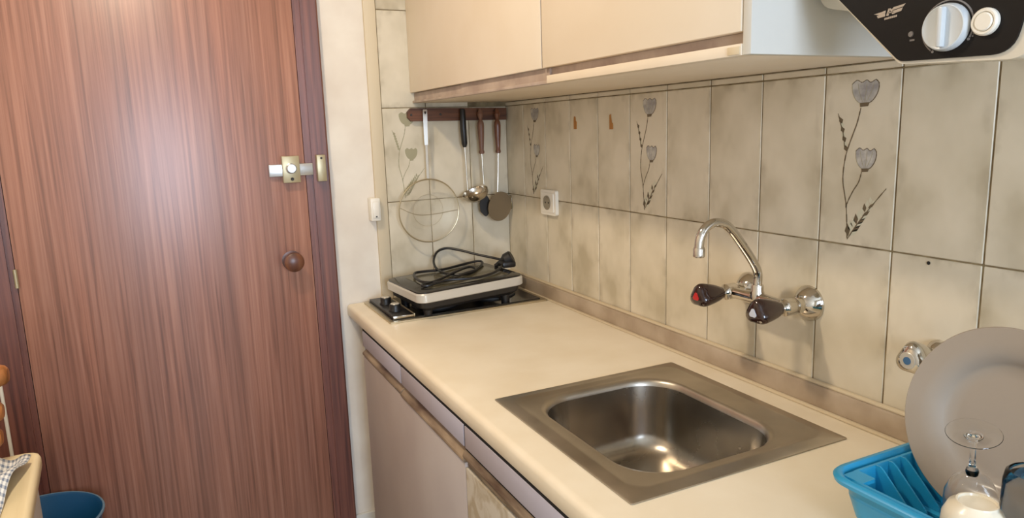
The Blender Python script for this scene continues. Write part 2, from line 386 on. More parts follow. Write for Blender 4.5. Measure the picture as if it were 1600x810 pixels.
for r, (z0, h) in enumerate(ROWS):
    y = 0.0; ci = 0
    while y > -2.45:
        w = .1359 if ci == 0 else TW
        if True:
            hh = h if (r < 2 or y < -1.47) else .0138          # only a cut sliver shows under the wall cupboard
            t = put_tile(wall_r, (.0045, y-w/2, z0+hh/2), -PI/2, w, hh)
            if r == 1 and (ci-1) % 4 == 0:
                mo = bpy.data.objects.new('tulip_print', mot_me); COL.objects.link(mo); mo.parent = t
        y -= w; ci += 1
CB = [(-.1398, 0), (-.2898, -.1398), (-.4369, -.2898)]
for r, (z0, h) in enumerate([(.0, .3201), (.3201, TH), (.6201, TH), (.9201, TH)]):
    for x0, x1 in CB:
        if r > 1 and x0 > -.2: continue
        t = put_tile(wall_b, ((x0+x1)/2, -.0046, z0+h/2), 0, x1-x0, h)
        if r == 1 and x0 < -.4:
            mo = bpy.data.objects.new('tulip_print', mot_me2); COL.objects.link(mo); mo.parent = t
gb = obj('grout_bed', B(-.4369, 0, -.0072, 0.002, -.0, 1.22), 'grout', wall_b)
obj('grout_bed', B(.0018, .0095, -.0, -2.45, .02, .93), 'grout', wall_r)
struct('trim_1', B(-.476, -.4375, -.012, 0, 0.0, ZC, bev=.003), 'trim', 'cream painted upright strip where the tiles meet the white plaster', 'trim')
struct('baseboard_back', B(-.617, -.50, -.012, 0, ZF, -.735, bev=.002), 'cabside', 'tiled skirting below the white plaster right of the door', 'baseboard')
# dark specks and adhesive remnants on the tiles
def amber(y0, z0, tall, side):
    pts = [(-.006,-.02),(.007,-.02),(.008,.0),(.003,.004),(.002,tall),(-.004,tall+.003),(-.006,tall-.008)]
    if side: pts = [(-.006,-.02),(.009,-.02),(.008,-.004),(.003,-.002),(-.001,tall),(-.006,tall-.002)]
    return Pz(round_poly(pts, .0012, 2), (-.0002, y0, z0), (0,-1,0), (0,0,1), (-1,0,0), .002)
tag(obj('adhesive_remnant', amber(-.468, .556, .014, 0), 'amber'), 'amber glue remnant on the upper tiles, nearer the socket', 'glue mark', 'glue marks on the tiles')
tag(obj('adhesive_remnant', amber(-.652, .553, .02, 1), 'amber'), 'amber L-shaped glue remnant on the upper tiles, nearer the tulip tile', 'glue mark', 'glue marks on the tiles')
tag(obj('screw_hole', L([(0,.0),(.003,.0003),(.003,.001),(0,.0012)], (0,-1.552,.3108), (-1,0,0), 10), 'spot'), 'tiny black hole plug in the tile above the chrome stop valve', 'plug')
# ---------------------------------------------------------------- door
door = struct('door_1', B(-1.462, -.6895, -.012, -.0005, ZF+.005, ZC-.28, bev=.0015), 'door', 'reddish brown veneered wooden entrance door with bolt and round knob', 'door')
dk = obj('door_knob', L([(.0,-.0),(.03,0),(.03,.004),(.013,.007),(.0115,.02),(.016,.026),(.0265,.034),(.030,.044),(.0285,.052),(.018,.058),(0,.06)], (-.752,-.012,.165), (0,-1,0), 32), 'knobwood', door)
for x0, x1, y0, y1, z0, z1, nm, mt in ((-.759,-.708,-.034,-.012,.404,.484,'bolt_case','brass'), (-.797,-.668,-.026,-.014,.424,.460,'bolt','zinc')):
    o = obj(nm, B(x0, x1, y0, y1, z0, z1, bev=.002), mt, door)
obj('bolt_cylinder', L([(.0,.0),(.0165,0),(.0165,.003),(.0145,.004),(.014,.012),(.012,.0135),(0,.0135)], (-.734,-.034,.447), (0,-1,0), 28), 'zinc', door)
obj('bolt_screw', L([(.0,.0),(.005,0),(.005,.0015),(.003,.0005),(0,.0005)], (-.733,-.034,.415), (0,-1,0), 14), 'iron', door)
obj('hinge', L([(0,0),(.005,0),(.005,.05),(0,.05)], (-1.4625,-.017,.168), (0,0,1), 12), 'brass', door)
fr = bmesh.new()
prism(fr, [(-.6885,-.004),(-.6885,-.014),(-.668,-.014),(-.668,-.022),(-.622,-.022),(-.617,-.018),(-.617,0),(-.6885,0)], (0,0,ZF), (1,0,0), (0,1,0), (0,0,1), ZC-.2-ZF)
prism(fr, [(-1.4635,-.004),(-1.4635,-.012),(-1.478,-.012),(-1.478,-.020),(-1.60,-.020),(-1.60,0),(-1.4635,0)], (0,0,ZF), (1,0,0), (0,1,0), (0,0,1), ZC-.2-ZF)
box(fr, -1.60, -.617, -.02, -.0005, ZC-.275, ZC-.2)
fro = struct('trim_2', fr, 'frame', 'dark brown wooden door frame around the entrance door', 'door frame')
obj('bolt_keep', B(-.659, -.632, -.047, -.022, .404, .484, bev=.002), 'brass', fro)
obj('keep_screw', L([(.0,.0),(.0035,0),(.003,.001),(0,.001)], (-.645,-.047,.474), (0,-1,0), 12), 'iron', fro)
# ---------------------------------------------------------------- worktop with sink opening
YE = -2.45
def worktop():
    bm = bmesh.new()
    prof = [(-.590,-.0365),(-.5915,-.034),(-.5915,-.012),(-.589,-.005),(-.584,-.0012),(-.576,0),(-.512,0),(-.090,0),(-.001,0)]
    ys = [-.0055, -1.02, -1.467, YE]; xs = prof
    top = [[bm.verts.new((x, y, z)) for x, z in xs] for y in ys]
    bot = [[bm.verts.new((x, y, -.0365)) for x in (-.590, -.512, -.090, -.001)] for y in ys]
    for i in range(3):
        for j in range(len(xs)-1):
            if i == 1 and j == 6: continue
            bm.faces.new((top[i][j], top[i][j+1], top[i+1][j+1], top[i+1][j]))
        for j in range(3):
            if i == 1 and j == 1: continue
            bm.faces.new((bot[i][j], bot[i+1][j], bot[i+1][j+1], bot[i][j+1]))
        bm.faces.new((top[i][-1], bot[i][-1], bot[i+1][-1], top[i+1][-1]))
        bm.faces.new((top[i][0], top[i+1][0], bot[i+1][0], bot[i][0]))
    bmesh.ops.remove_doubles(bm, verts=bm.verts, dist=1e-5)
    for y in (0, 3):
        vs = [v for v in top[y] if v.is_valid] + [v for v in bot[y][::-1] if v.is_valid]
        seen = []; [seen.append(v) for v in vs if v not in seen]
        try: bm.faces.new(seen)
        except ValueError: pass
    for a, b in (((1,6),(2,6)), ((1,7),(2,7)), ((1,6),(1,7)), ((2,6),(2,7))):
        ja, jb = (1 if a[1] == 6 else 2), (1 if b[1] == 6 else 2)
        bm.faces.new((top[a[0]][a[1]], top[b[0]][b[1]], bot[b[0]][jb], bot[a[0]][ja]))
    return bm
wt = tag(obj('worktop', worktop(), 'laminate', ang=50), 'long cream laminate worktop with a rounded front edge, holding sink and hob', 'worktop')
up = thing('upstand', 'low mauve-brown upstand strip between worktop and tiled wall', 'upstand', (-.01,-1.2,0))
obj('strip', B(-.0185, -.0012, -.005, YE, .006, .047, bev=.002), 'upstand', up)
obj('top_bead', B(-.013, -.0012, -.005, YE, .047, .0525, bev=.002), 'trim', up)
obj('foot_bead', B(-.024, -.0012, -.005, YE, .0004, .006, bev=.0015), 'trim', up)
# ---------------------------------------------------------------- sink
sk = thing('sink', 'square satin stainless steel inset sink set into the worktop', 'sink', (-.3012,-1.2435,0))
cx, cy, hx, hy = -.3012, -1.2435, .225, .2375
bx, by = -.312, -1.243                                # basin centre
def rl(hx_, hy_, r, z, c=(cx, cy)): return [(c[0]+a, c[1]+b, z) for a, b in super_loop(hx_, hy_, r)]
obj('rim', loft(bmesh.new(), [rl(hx,hy,.004,.0006), rl(hx,hy,.004,.0022), rl(hx-.003,hy-.003,.006,.0034), rl(hx-.016,hy-.016,.02,.0036),
    rl(hx-.021,hy-.021,.03,.0052), rl(hx-.027,hy-.027,.036,.0052), rl(hx-.034,hy-.034,.045,.002),
    rl(.166,.196,.09,.0022,(bx,by)), rl(.161,.191,.088,.0014,(bx,by)), rl(.156,.186,.086,-.004,(bx,by)), rl(.1545,.1845,.085,-.012,(bx,by))]), 'sink', sk, ang=60)
obj('basin', loft(bmesh.new(), [rl(.1545,.1845,.085,-.0118,(bx,by)), rl(.150,.180,.083,-.06,(bx,by)), rl(.145,.175,.08,-.115,(bx,by)), rl(.138,.168,.078,-.135,(bx,by)),
    rl(.124,.154,.07,-.148,(bx,by)), rl(.108,.138,.06,-.153,(bx,by)), rl(.05,.07,.03,-.1555,(bx,by))], close_last=True), 'bowl', sk, ang=60)
obj('drain', L([(0,-.153),(.01,-.153),(.028,-.1545),(.034,-.152),(.034,-.156)], (bx-.02,by,.0), (0,0,1), 28), 'steel', sk)
# ---------------------------------------------------------------- base cupboards
bc = thing('base_cupboard', 'mauve base cupboard run with drawer fronts under the cream worktop', 'cupboard', (-.3,-1.2,ZF))
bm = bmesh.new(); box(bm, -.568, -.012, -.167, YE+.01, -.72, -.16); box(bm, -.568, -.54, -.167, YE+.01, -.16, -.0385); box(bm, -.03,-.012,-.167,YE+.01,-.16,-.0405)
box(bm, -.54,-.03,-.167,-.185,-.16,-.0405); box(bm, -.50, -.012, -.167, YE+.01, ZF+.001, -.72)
box(bm, -.5862, -.5675, -.167, YE+.01, -.0482, -.0367); box(bm, -.5862, -.5675, -.9865, YE+.01, -.1012, -.0957)  # dark strips almost flush with the fronts, standing in for shade in the gaps
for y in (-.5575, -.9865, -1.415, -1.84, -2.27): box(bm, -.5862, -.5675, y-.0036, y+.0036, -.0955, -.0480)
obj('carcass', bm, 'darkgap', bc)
obj('end_panel', B(-.582, -.020, -.1655, -.1668, -.715, -.0445), 'mauve', bc)
obj('filler_panel', B(-.505, -.49, -.013, -.165, ZF+.001, -.0405), 'mauve', bc)
edges = [-.167, -.5575, -.9865, -1.415, -1.84, -2.27]
for a, b in zip(edges, edges[1:]):
    obj('drawer_front', B(-.5885, -.5685, a-.0038, b+.0038, -.0955, -.0480, bev=.0008), 'fascia', bc)
for k, (a, b) in enumerate(((-.167,-.5575), (-.5575,-.9865))):
    d = .0012*k; z = -.004*k
    g = Pz([(-.572,-.098),(-.569,-.098),(-.569,-.126+z),(-.589-d,-.126+z),(-.5915-d,-.121+z),(-.5905-d,-.1165+z),(-.578,-.108)], (0,a-.001,0), (1,0,0), (0,0,1), (0,-1,0), a-b-.002)
    obj('grip_strip', g, 'grip', bc)
for a, b in ((-.9865,-1.84), (-1.84,-2.44)):
    g = Pz([(-.590,-.1015),(-.569,-.1015),(-.569,-.138),(-.583,-.138),(-.583,-.1235),(-.5925,-.1185),(-.5945,-.112)], (0,a-.001,0), (1,0,0), (0,0,1), (0,-1,0), a-b-.002)
    obj('grip_strip', g, 'grip', bc)
obj('cupboard_door', B(-.5885, -.5685, -.1685, -.985, -.715, -.1285, bev=.0015), 'mauve', bc)
o = obj('cupboard_door', B(-.5885, -.5685, -.988, -1.839, -.715, -.140, bev=.0015), 'peel', bc); o['label'] = 'cupboard door with peeling, worn surface'
obj('cupboard_door', B(-.5885, -.5685, -1.842, -2.43, -.715, -.140, bev=.0015), 'mauve', bc)
# ---------------------------------------------------------------- wall cupboards
wc = thing('wall_cupboard', 'cream wall cupboard with two flat doors above the tiled splashback', 'cupboard', (-.16,-.75,.634))
obj('carcass', B(-.320, -.0008, -.008, -1.484, .6345, ZC-.25, bev=.001), 'cab', wc)
obj('side_panel', B(-.3385, -.0008, -1.4845, -1.5005, .6345, ZC-.25, bev=.001), 'cabside', wc)
obj('door', B(-.340, -.3215, -.0105, -.8978, .667, ZC-.25, bev=.0012), 'cab', wc)
obj('door', B(-.340, -.3215, -.9022, -1.4820, .667, ZC-.25, bev=.0012), 'cab', wc)
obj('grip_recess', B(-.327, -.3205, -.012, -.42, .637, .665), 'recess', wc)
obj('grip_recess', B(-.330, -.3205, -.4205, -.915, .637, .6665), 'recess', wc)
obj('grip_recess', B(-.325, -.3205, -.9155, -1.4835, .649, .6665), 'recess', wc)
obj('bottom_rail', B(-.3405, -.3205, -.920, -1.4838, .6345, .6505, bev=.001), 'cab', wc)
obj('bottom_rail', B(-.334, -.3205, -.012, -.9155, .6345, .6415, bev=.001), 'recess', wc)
obj('end_cap', B(-.3418, -.3405, -1.458, -1.482, .636, .647, bev=.0005), 'trim', wc)
# ---------------------------------------------------------------- gas water heater
wh = thing('water_heater', 'white wall-hung gas water heater with black control panel and dials', 'water heater', (-.14,-1.70,.6))
HX = -.27
def yz(poly): return [(-a, b) for a, b in poly]       # heater polygons are (y, z); u axis is -y
pan = round_poly([(1.520,.760),(1.574,.705),(1.676,.6085),(1.806,.6045),(1.818,.66),(1.822,.79)], [0,.02,.018,.028,.02,0], 6)
cov = round_poly([(1.5165,.7605),(1.5715,.7045),(1.6745,.6055),(1.812,.5985),(1.832,.618),(1.85,.80),(1.85,1.2),(1.5165,1.2)], [.0,.02,.018,.03,.03,.0,.01,.01], 6)
obj('front_cover', Pz(cov, (HX+.052,0,0), (0,-1,0), (0,0,1), (-1,0,0), .050), 'heater', wh)
pan2 = pan
obj('control_panel', Pz(pan2, (HX+.0025,0,0), (0,-1,0), (0,0,1), (-1,0,0), .0035), 'hpanel', wh)
obj('body', Pz(round_poly([(1.506,1.19),(1.506,.700),(1.60,.676),(1.84,.676),(1.882,.70),(1.882,1.19)], [.01,.03,.03,.02,.02,.01], 6), (-.0006,0,0), (0,-1,0), (0,0,1), (-1,0,0), .217), 'heater', wh)
kc = (HX-.001, -1.7335, .6405)
dial = obj('temperature_dial', L([(0,0),(.0262,0),(.0262,.004),(.0245,.009),(.0235,.0095),(.0215,.0085),(0,.0085)], kc, (-1,0,0), 48), 'knobwhite', wh)
bm = B(kc[0]-.016, kc[0]-.007, kc[1]-.0032, kc[1]+.0032, kc[2]-.022, kc[2]+.022, bev=.002)
obj('dial_grip', bm, 'knobwhite', dial)
arc = bmesh.new()
tube(arc, [(HX-.0012, kc[1]-.0295*math.cos(a), kc[2]+.0295*math.sin(a)) for a in [math.radians(-28+k*9) for k in range(30)]], .0010, 6)
for a in (-32, 238):
    lathe(arc, [(0,0),(.0016,.0),(.0016,.0005),(0,.0006)], (HX-.001, kc[1]-.0295*math.cos(math.radians(a)), kc[2]+.0295*math.sin(math.radians(a))), (-1,0,0), 12)
for k in range(9):
    a = math.radians(-24+k*5); lathe(arc, [(0,0),(.0009,.0),(.0009,.0005),(0,.0006)], (HX-.001, kc[1]-.0322*math.cos(a), kc[2]+.0322*math.sin(a)), (-1,0,0), 8)
obj('dial_scale', arc, 'grey', wh)
bt = obj('ignition_button', L([(0,0),(.0145,0),(.0145,.004),(.0128,.006),(.0110,.006),(.0098,.004),(.0098,.0055),(.0085,.007),(0,.007)], (HX-.001,-1.7765,.6405), (-1,0,0), 36), 'white', wh)
obj('indicator_lamp', L([(0,0),(.0035,0),(.003,.0012),(0,.0016)], (HX-.001,-1.6895,.6385), (-1,0,0), 16), 'grey', wh)
obj('indicator_mark', B(HX-.0015, HX-.0008, -1.6885, -1.6945, .6305, .6325), 'grey', wh)
lg = bmesh.new(); LO = (HX-.0012, -1.6595, .6685); LS = .00026
def lp(pts): prism(lg, [((a-760)*LS*.0625*2.9, (215-b)*LS*.0625*2.9) for a, b in pts], LO, (0,-1,0), (0,0,1), (-1,0,0), .0005)
lp([(310,215),(520,190),(650,165),(650,225),(480,260)]); lp([(400,268),(640,235),(640,310),(440,330)])
lp([(820,165),(880,115),(1060,95),(1200,75),(1140,140),(840,185)]); lp([(870,200),(1130,160),(1090,240),(910,270),(840,215)])
lp([(728,130),(778,128),(738,305),(672,305)]); lp([(752,130),(786,128),(915,278),(848,286)]); lp([(716,226),(850,222),(866,244),(712,250)])
for k in range(7): lp([(630+k*52, 350-k*5), (668+k*52, 346-k*5), (668+k*52, 396-k*5), (630+k*52, 402-k*5)])
lgo = obj('winged_emblem', lg, mat('emblem_print', srgb(176,160,142), .4), wh)
# ---------------------------------------------------------------- wall mixer tap
tp = thing('mixer_tap', 'chrome wall-mounted mixer tap with swan-neck spout and dark brown handles', 'tap', (0,-1.243,.197))
ZB = .197
for y in (-1.1655, -1.3215):
    obj('wall_flange', L([(0,0),(.0345,0),(.0345,.002),(.032,.006),(.026,.014),(.019,.021),(.014,.024),(.013,.027)], (-.0002,y,ZB), (-1,0,0), 40), 'chrome', tp)
    nb = bmesh.new(); lathe(nb, [(.0135,.0255),(.0165,.027),(.0165,.038),(.0135,.0395)], (0,y,ZB), (-1,0,0), 6)
    lathe(nb, [(.0115,.020),(.0115,.045)], (0,y,ZB), (-1,0,0), 24); obj('union_nut', nb, 'chrome', tp, ang=20)
bm = bmesh.new()
for y in (-1.1655, -1.3215): lathe(bm, [(0,.038),(.014,.038),(.0165,.042),(.0165,.066),(.013,.070),(.0105,.078),(.0105,.084),(0,.084)], (0,y,ZB), (-1,0,0), 28)
tube(bm, [(-.054,-1.155,ZB),(-.054,-1.20,ZB),(-.054,-1.243,ZB),(-.054,-1.29,ZB),(-.054,-1.332,ZB)], [.0115,.0115,.0145,.0115,.0115], 20)
lathe(bm, [(.014,0),(.014,.014),(.0125,.017),(.0125,.026),(.0115,.029),(0,.029)], (-.056,-1.243,ZB), (0,0,1), 28)
obj('mixer_body', bm, 'chrome', tp, ang=40)
sp_pts = smooth_path([(-.056,-1.243,.224),(-.055,-1.243,.243),(-.060,-1.243,.259),(-.075,-1.243,.281),(-.098,-1.243,.309),(-.122,-1.243,.3365),(-.140,-1.243,.3515),(-.158,-1.243,.3575),(-.176,-1.243,.3565),(-.192,-1.243,.347),(-.201,-1.243,.332),(-.2035,-1.243,.316),(-.2035,-1.243,.308)], 5)
obj('spout', T(sp_pts, .0090, 20), 'chrome', tp, ang=60)
obj('aerator', L([(0,-.0),(.0095,0),(.0112,.002),(.0112,.016),(.0098,.019),(.0086,.019)], (-.2035,-1.243,.2965), (0,0,1), 28), 'chrome', tp)
for y, mk in ((-1.1655,'red'), (-1.3215,'palemark')):
    pr = [(0,.078),(.0125,.078),(.0145,.084),(.0175,.094),(.0205,.110),(.0225,.125),(.0228,.133),(.020,.140),(.013,.1425),(0,.1432)]
    am = [0,0,.03,.07,.12,.15,.15,.13,.08,0]
    h = obj('tap_handle', L(pr, (0,y,ZB), (-1,0,0), 48, lobes=3, lobe_amp=am, up=(0,0,1)), 'browncap', tp, ang=50)
    h['label'] = 'dark brown handle with red mark' if mk == 'red' else 'dark brown handle with pale blue mark'
    obj('temperature_mark', L([(0,.1425),(.0075,.1425),(.0078,.1442),(0,.1448)], (0,y,ZB), (-1,0,0), 24, lobes=3, lobe_amp=[0,.18,.18,0], up=(0,0,1)), mk, h)
sv = thing('stop_valve', 'chrome wall stop valve with blue-dotted knob beside the grey plate', 'valve', (0,-1.58,.1695))
vy, vz = -1.581, .1695
obj('wall_flange', L([(0,0),(.021,0),(.021,.002),(.018,.008),(.013,.013),(.010,.016),(.010,.03),(0,.03)], (-.0002,vy,vz), (-1,0,0), 36), 'chrome', sv)
obj('valve_knob', L([(0,.026),(.012,.026),(.015,.032),(.021,.046),(.0255,.062),(.0255,.066),(.022,.073),(.013,.078),(0,.079)], (0,vy,vz), (-1,0,0), 48, lobes=3, lobe_amp=[0,0,.04,.08,.13,.14,.12,.06,0], up=(0,0,1)), 'chrome', sv, ang=40)
obj('knob_cap', L([(0,.078),(.0135,.078),(.0125,.0788),(0,.0790)], (0,vy,vz), (-1,0,0), 24), 'silver', sv)
obj('blue_dot', L([(0,.0785),(.0062,.0785),(.0062,.0798),(0,.0803)], (0,vy,vz), (-1,0,0), 20), 'bluemark', sv)
# ---------------------------------------------------------------- wall socket, switch and plastic hook
so = thing('wall_socket', 'white square wall socket on the tiled side wall near the corner', 'socket', (0,-.3115,.3125))
obj('surround', Pz(round_poly([(.265,.2735),(.361,.2735),(.361,.352),(.265,.352)], .009, 5), (-.0003,0,0), (0,-1,0), (0,0,1), (-1,0,0), .011), 'white', so)
obj('cover_plate', Pz(round_poly([(.275,.283),(.351,.283),(.351,.3425),(.275,.3425)], .005, 4), (-.0113,0,0), (0,-1,0), (0,0,1), (-1,0,0), .003), 'white', so)
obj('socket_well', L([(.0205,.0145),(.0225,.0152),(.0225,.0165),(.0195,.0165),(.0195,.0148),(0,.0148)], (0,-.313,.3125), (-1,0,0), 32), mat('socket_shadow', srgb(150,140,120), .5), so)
for dy in (-.0095, .0095): obj('pin_hole', L([(0,.0148),(.0028,.0148),(.0028,.0152),(0,.0153)], (0,-.313+dy,.3125), (-1,0,0), 12), 'darkgap', so)
obj('earth_clip', B(-.0175,-.0148,-.3155,-.3105,.329,.332), 'steel', so)
sw = thing('light_switch', 'small white upright switch box on the trim left of the wire skimmer', 'switch', (-.484,-.02,.302))
obj('switch_box', B(-.500, -.468, -.036, -.0004, .266, .340, bev=.004), 'white', sw)
obj('rocker', B(-.4945, -.4735, -.040, -.036, .277, .329, bev=.0018), 'white', sw)
obj('switch_mark', B(-.4865, -.4815, -.0406, -.0399, .279, .283), 'spot', sw)
hk = thing('plastic_hook', 'translucent yellowish adhesive hook on the tiles by the corner', 'hook', (-.004,-.03,.29))
obj('hook_plate', B(-.003,-.0004,-.016,-.036,.268,.315, bev=.001), 'clear', hk)
obj('hook_arm', T(smooth_path([(-.0025,-.026,.300),(-.012,-.026,.285),(-.018,-.026,.275),(-.016,-.026,.288)],4), .003, 8), 'clear', hk)
# ---------------------------------------------------------------- utensil rail
rl_ = thing('utensil_rail', 'dark reddish wooden hanging rail on the tiles under the wall cupboard', 'rail', (-.18,-.01,.596))
obj('board', Pz([(-.356,.588),(-.345,.577),(-.006,.574),(-.006,.614),(-.345,.618),(-.356,.607)], (0,-.0095,0), (1,0,0), (0,0,1), (0,-1,0), .015), 'rail', rl_)
hooks = [-.303, -.176, -.113, -.052]
for x in hooks: obj('hook', T(smooth_path([(x,-.0245,.606),(x,-.032,.601),(x,-.040,.600),(x,-.0435,.606)],4), .0022, 8), 'iron', rl_)
for x in (-.245, -.345): obj('rail_screw', L([(0,0),(.004,0),(.003,.0015),(0,.0015)], (x,-.0245,.597), (0,-1,0), 12), 'iron', rl_)
# skimmer: flat steel handle and round gauze
sm = thing('wire_skimmer', 'large round fine-wire skimmer with steel handle, leftmost on the rail', 'skimmer', (-.303,-.036,.60))
obj('handle', Pz(round_poly([(-.311,.613),(-.296,.613),(-.299,.500),(-.311,.500)], .003, 3), (0,-.040,0), (1,0,0), (0,0,1), (0,1,0), .004), 'chrome', sm)
obj('shank', Pz([(-.308,.502),(-.300,.502),(-.300,.39),(-.309,.39)], (0,-.038,0), (1,0,0), (0,0,1), (0,1,0), .0015), 'silver', sm)
sc = Vector((-.309,-.048,.287)); SR = .103
obj('ring', T([sc+Vector((SR*math.cos(a), 0, SR*math.sin(a))) for a in [2*PI*k/64 for k in range(64)]], .0022, 8, closed=True), 'bezel', sm)
obj('gauze', L([(SR,0),(.085,.008),(.06,.015),(.03,.019),(0,.020)], sc, (0,1,0), 48), 'gauze', sm)
rb = bmesh.new()
tube(rb, smooth_path([(sc.x-SR,sc.y,sc.z+.018),(sc.x-.05,sc.y-.004,sc.z-.008),(sc.x+.01,sc.y-.005,sc.z-.012),(sc.x+SR,sc.y,sc.z-.004)],6), .0009, 6)
tube(rb, [sc+Vector((.052*math.cos(a), .012, .052*math.sin(a))) for a in [2*PI*k/40 for k in range(40)]], 0.0005, 6, closed=True)
obj('support_wire', rb, 'bezel', sm)
# ladle
ld = thing('ladle', 'steel ladle with black handle and shining bowl on the rail', 'ladle', (-.176,-.044,.60))
obj('handle', T([(-.176,-.046,.613),(-.176,-.046,.606),(-.176,-.046,.55),(-.174,-.046,.50),(-.1735,-.046,.488)], [.007,.0092,.0105,.0098,.006], 16), 'black', ld)
obj('rod', T([(-.1735,-.046,.492),(-.172,-.048,.42),(-.171,-.050,.345)], .0026, 8), 'steel', ld)
obj('ladle_bowl', L([(.045,0),(.0435,.001),(.042,.010),(.036,.021),(.023,.029),(0,.032),(0,.0335),(.024,.0305),(.0375,.022),(.0438,.011),(.045,0)], (-.160,-.083,.343), (.35,.10,-.9), 36), 'steel', ld)
# slotted spoon and disc spatula with turned handles
def turned(x, nm, lab, mt, cat):
    t = thing(nm, lab, cat, (x,-.046,.60))
    obj('handle', L([(0,.612),(.005,.611),(.0085,.602),(.011,.594),(.0085,.585),(.0052,.577),(.0062,.574),(.0105,.566),(.0115,.555),(.0108,.53),(.0085,.497),(.0072,.476),(.0092,.472),(.0092,.466),(.006,.463),(0,.463)], (x,-.046,0), (0,0,1), 24), mt, t)
    return t
ss = turned(-.113, 'slotted_spoon', 'dark kitchen spoon with light brown turned wooden handle on the rail', 'handlewood', 'spoon')
obj('rod', T([(-.113,-.046,.466),(-.111,-.046,.40),(-.1085,-.046,.322)], .0027, 8), 'steel', ss)
obj('spoon_blade', Pz(round_poly([(-.114,.330),(-.104,.330),(-.087,.300),(-.087,.272),(-.106,.248),(-.126,.270),(-.128,.298)], .008, 4), (0,-.047,0), (1,0,0), (0,0,1), (0,1,0), .003), 'iron', ss)
sa = turned(-.052, 'disc_spatula', 'round flat taupe skimming disc with dark turned wooden handle, nearest the corner', 'knobwood', 'spatula')
obj('rod', T([(-.052,-.046,.466),(-.055,-.046,.40),(-.060,-.046,.325)], .0024, 8), 'steel', sa)
obj('disc', L([(0,0),(.0505,0),(.051,.001),(.0505,.0022),(0,.0022)], (-.058,-.056,.283), (.25,-1,-.12), 40), 'taupe', sa)
# ---------------------------------------------------------------- built-in hob
hb = thing('built_in_hob', 'black two-burner built-in electric hob let into the far worktop end', 'hob', (-.28,-.175,0))
obj('bezel', Pz(round_poly([(-.541,-.322),(-.026,-.322),(-.026,-.022),(-.541,-.022)], .006, 3), (0,0,.0004), (1,0,0), (0,1,0), (0,0,1), .0052), 'bezel', hb)
obj('glass_top', Pz(round_poly([(-.529,-.306),(-.042,-.306),(-.042,-.036),(-.529,-.036)], .005, 3), (0,0,.0058), (1,0,0), (0,1,0), (0,0,1), .003), 'blackglass', hb)
cp = obj('control_panel', B(-.526, -.464, -.3005, -.040, .009, .0165, bev=.001), 'black', hb)
obj('panel_edge', B(-.526, -.464, -.3055, -.301, .009, .0170, bev=.0008), 'chrome', hb)
obj('panel_strip', B(-.4635, -.460, -.3055, -.040, .009, .0185, bev=.0008), 'bezel', hb)
for y in (-.135, -.235):
    k_ = obj('hob_knob', L([(0,.0168),(.019,.0168),(.019,.020),(.0165,.024),(.0165,.036),(.015,.038),(0,.038)], (-.499,y,0), (0,0,1), 28), 'black', hb)
    obj('knob_cap', L([(0,.0382),(.0135,.0382),(.0125,.0395),(0,.0398)], (-.499,y,0), (0,0,1), 24), 'silver', k_)
for x, y, r in ((-.355,-.19,.075), (-.155,-.16,.085)):
    obj('burner', L([(0,.009),(r,.009),(r,.013),(r-.006,.0165),(r-.02,.0165),(r-.022,.015),(.02,.015),(.018,.0165),(0,.0165)], (x,y,0), (0,0,1), 40), 'iron', hb)
# ---------------------------------------------------------------- portable induction hotplate standing on the hob
HPR = (math.radians(0.0), math.radians(-1.8), math.radians(4.6))
hp = thing('portable_hotplate', 'silver portable hotplate with dark glass top standing on the hob', 'hotplate', (-.462,-.358,.054), HPR)
w_, d_ = .360, .275
def hl(z, ins, r=.03): return [(w_/2+a, d_/2+b, z) for a, b in super_loop(w_/2-ins, d_/2-ins, r-ins*.5)]
obj('casing', loft(bmesh.new(), [hl(.0,.004), hl(.003,0), hl(.024,0), hl(.028,.003)], True, True), 'silver', hp, local=True)
obj('glass_top', loft(bmesh.new(), [hl(.0282,.004), hl(.0315,.004), hl(.0325,.006)], True, True), 'blackglass', hp, local=True)
obj('cooking_zone', Pz([(w_/2+a+.01, d_/2+b) for a, b in super_loop(w_/2-.045, d_/2-.035, .012)], (0,0,.0326), (1,0,0), (0,1,0), (0,0,1), .0006), 'darkglass', hp, local=True)
obj('underside', loft(bmesh.new(), [hl(-.0005,.010), hl(-.018,.014), hl(-.030,.030)], True, True), 'black', hp, local=True)  # black base, made deeper to stand in for the shadow beneath it
for x, y, z in ((.045,.05,-.0462), (.31,.05,-.0545), (.045,.225,-.0462), (.31,.225,-.0468)): 
    obj('foot', L([(0,z),(.013,z),(.016,-.02),(0,-.02)], (x,y,0), (0,0,1), 20), 'black', hp, local=True)
cab_pts = [(-.095,-.166,.115),(-.125,-.125,.122),(-.165,-.085,.132),(-.212,-.045,.146),(-.248,-.022,.152),(-.281,-.022,.142),(-.308,-.06,.120),(-.318,-.12,.104),(-.304,-.19,.098),(-.254,-.215,.098),(-.190,-.16,.101),(-.150,-.10,.104),(-.16,-.080,.107),(-.209,-.075,.101),(-.296,-.11,.099),(-.356,-.10,.098),(-.391,-.11,.098),(-.412,-.180,.097),(-.406,-.255,.096),(-.344,-.278,.098),(-.274,-.239,.104),(-.211,-.185,.101),(-.22,-.15,.105),(-.29,-.20,.104),(-.37,-.26,.098),(-.428,-.285,.096),(-.415,-.305,.096),(-.35,-.29,.102),(-.27,-.30,.100),(-.19,-.27,.101),(-.135,-.22,.108)]
cab_bm = T(smooth_path(cab_pts, 6), .0041, 8); cab_bm.transform((Matrix.Translation((-.462,-.358,.054)) @ Matrix.Rotation(HPR[2], 4, 'Z') @ Matrix.Rotation(HPR[1], 4, 'Y')).inverted())
cb = obj('power_cable', cab_bm, 'black', hp, local=True)
pb = bmesh.new()
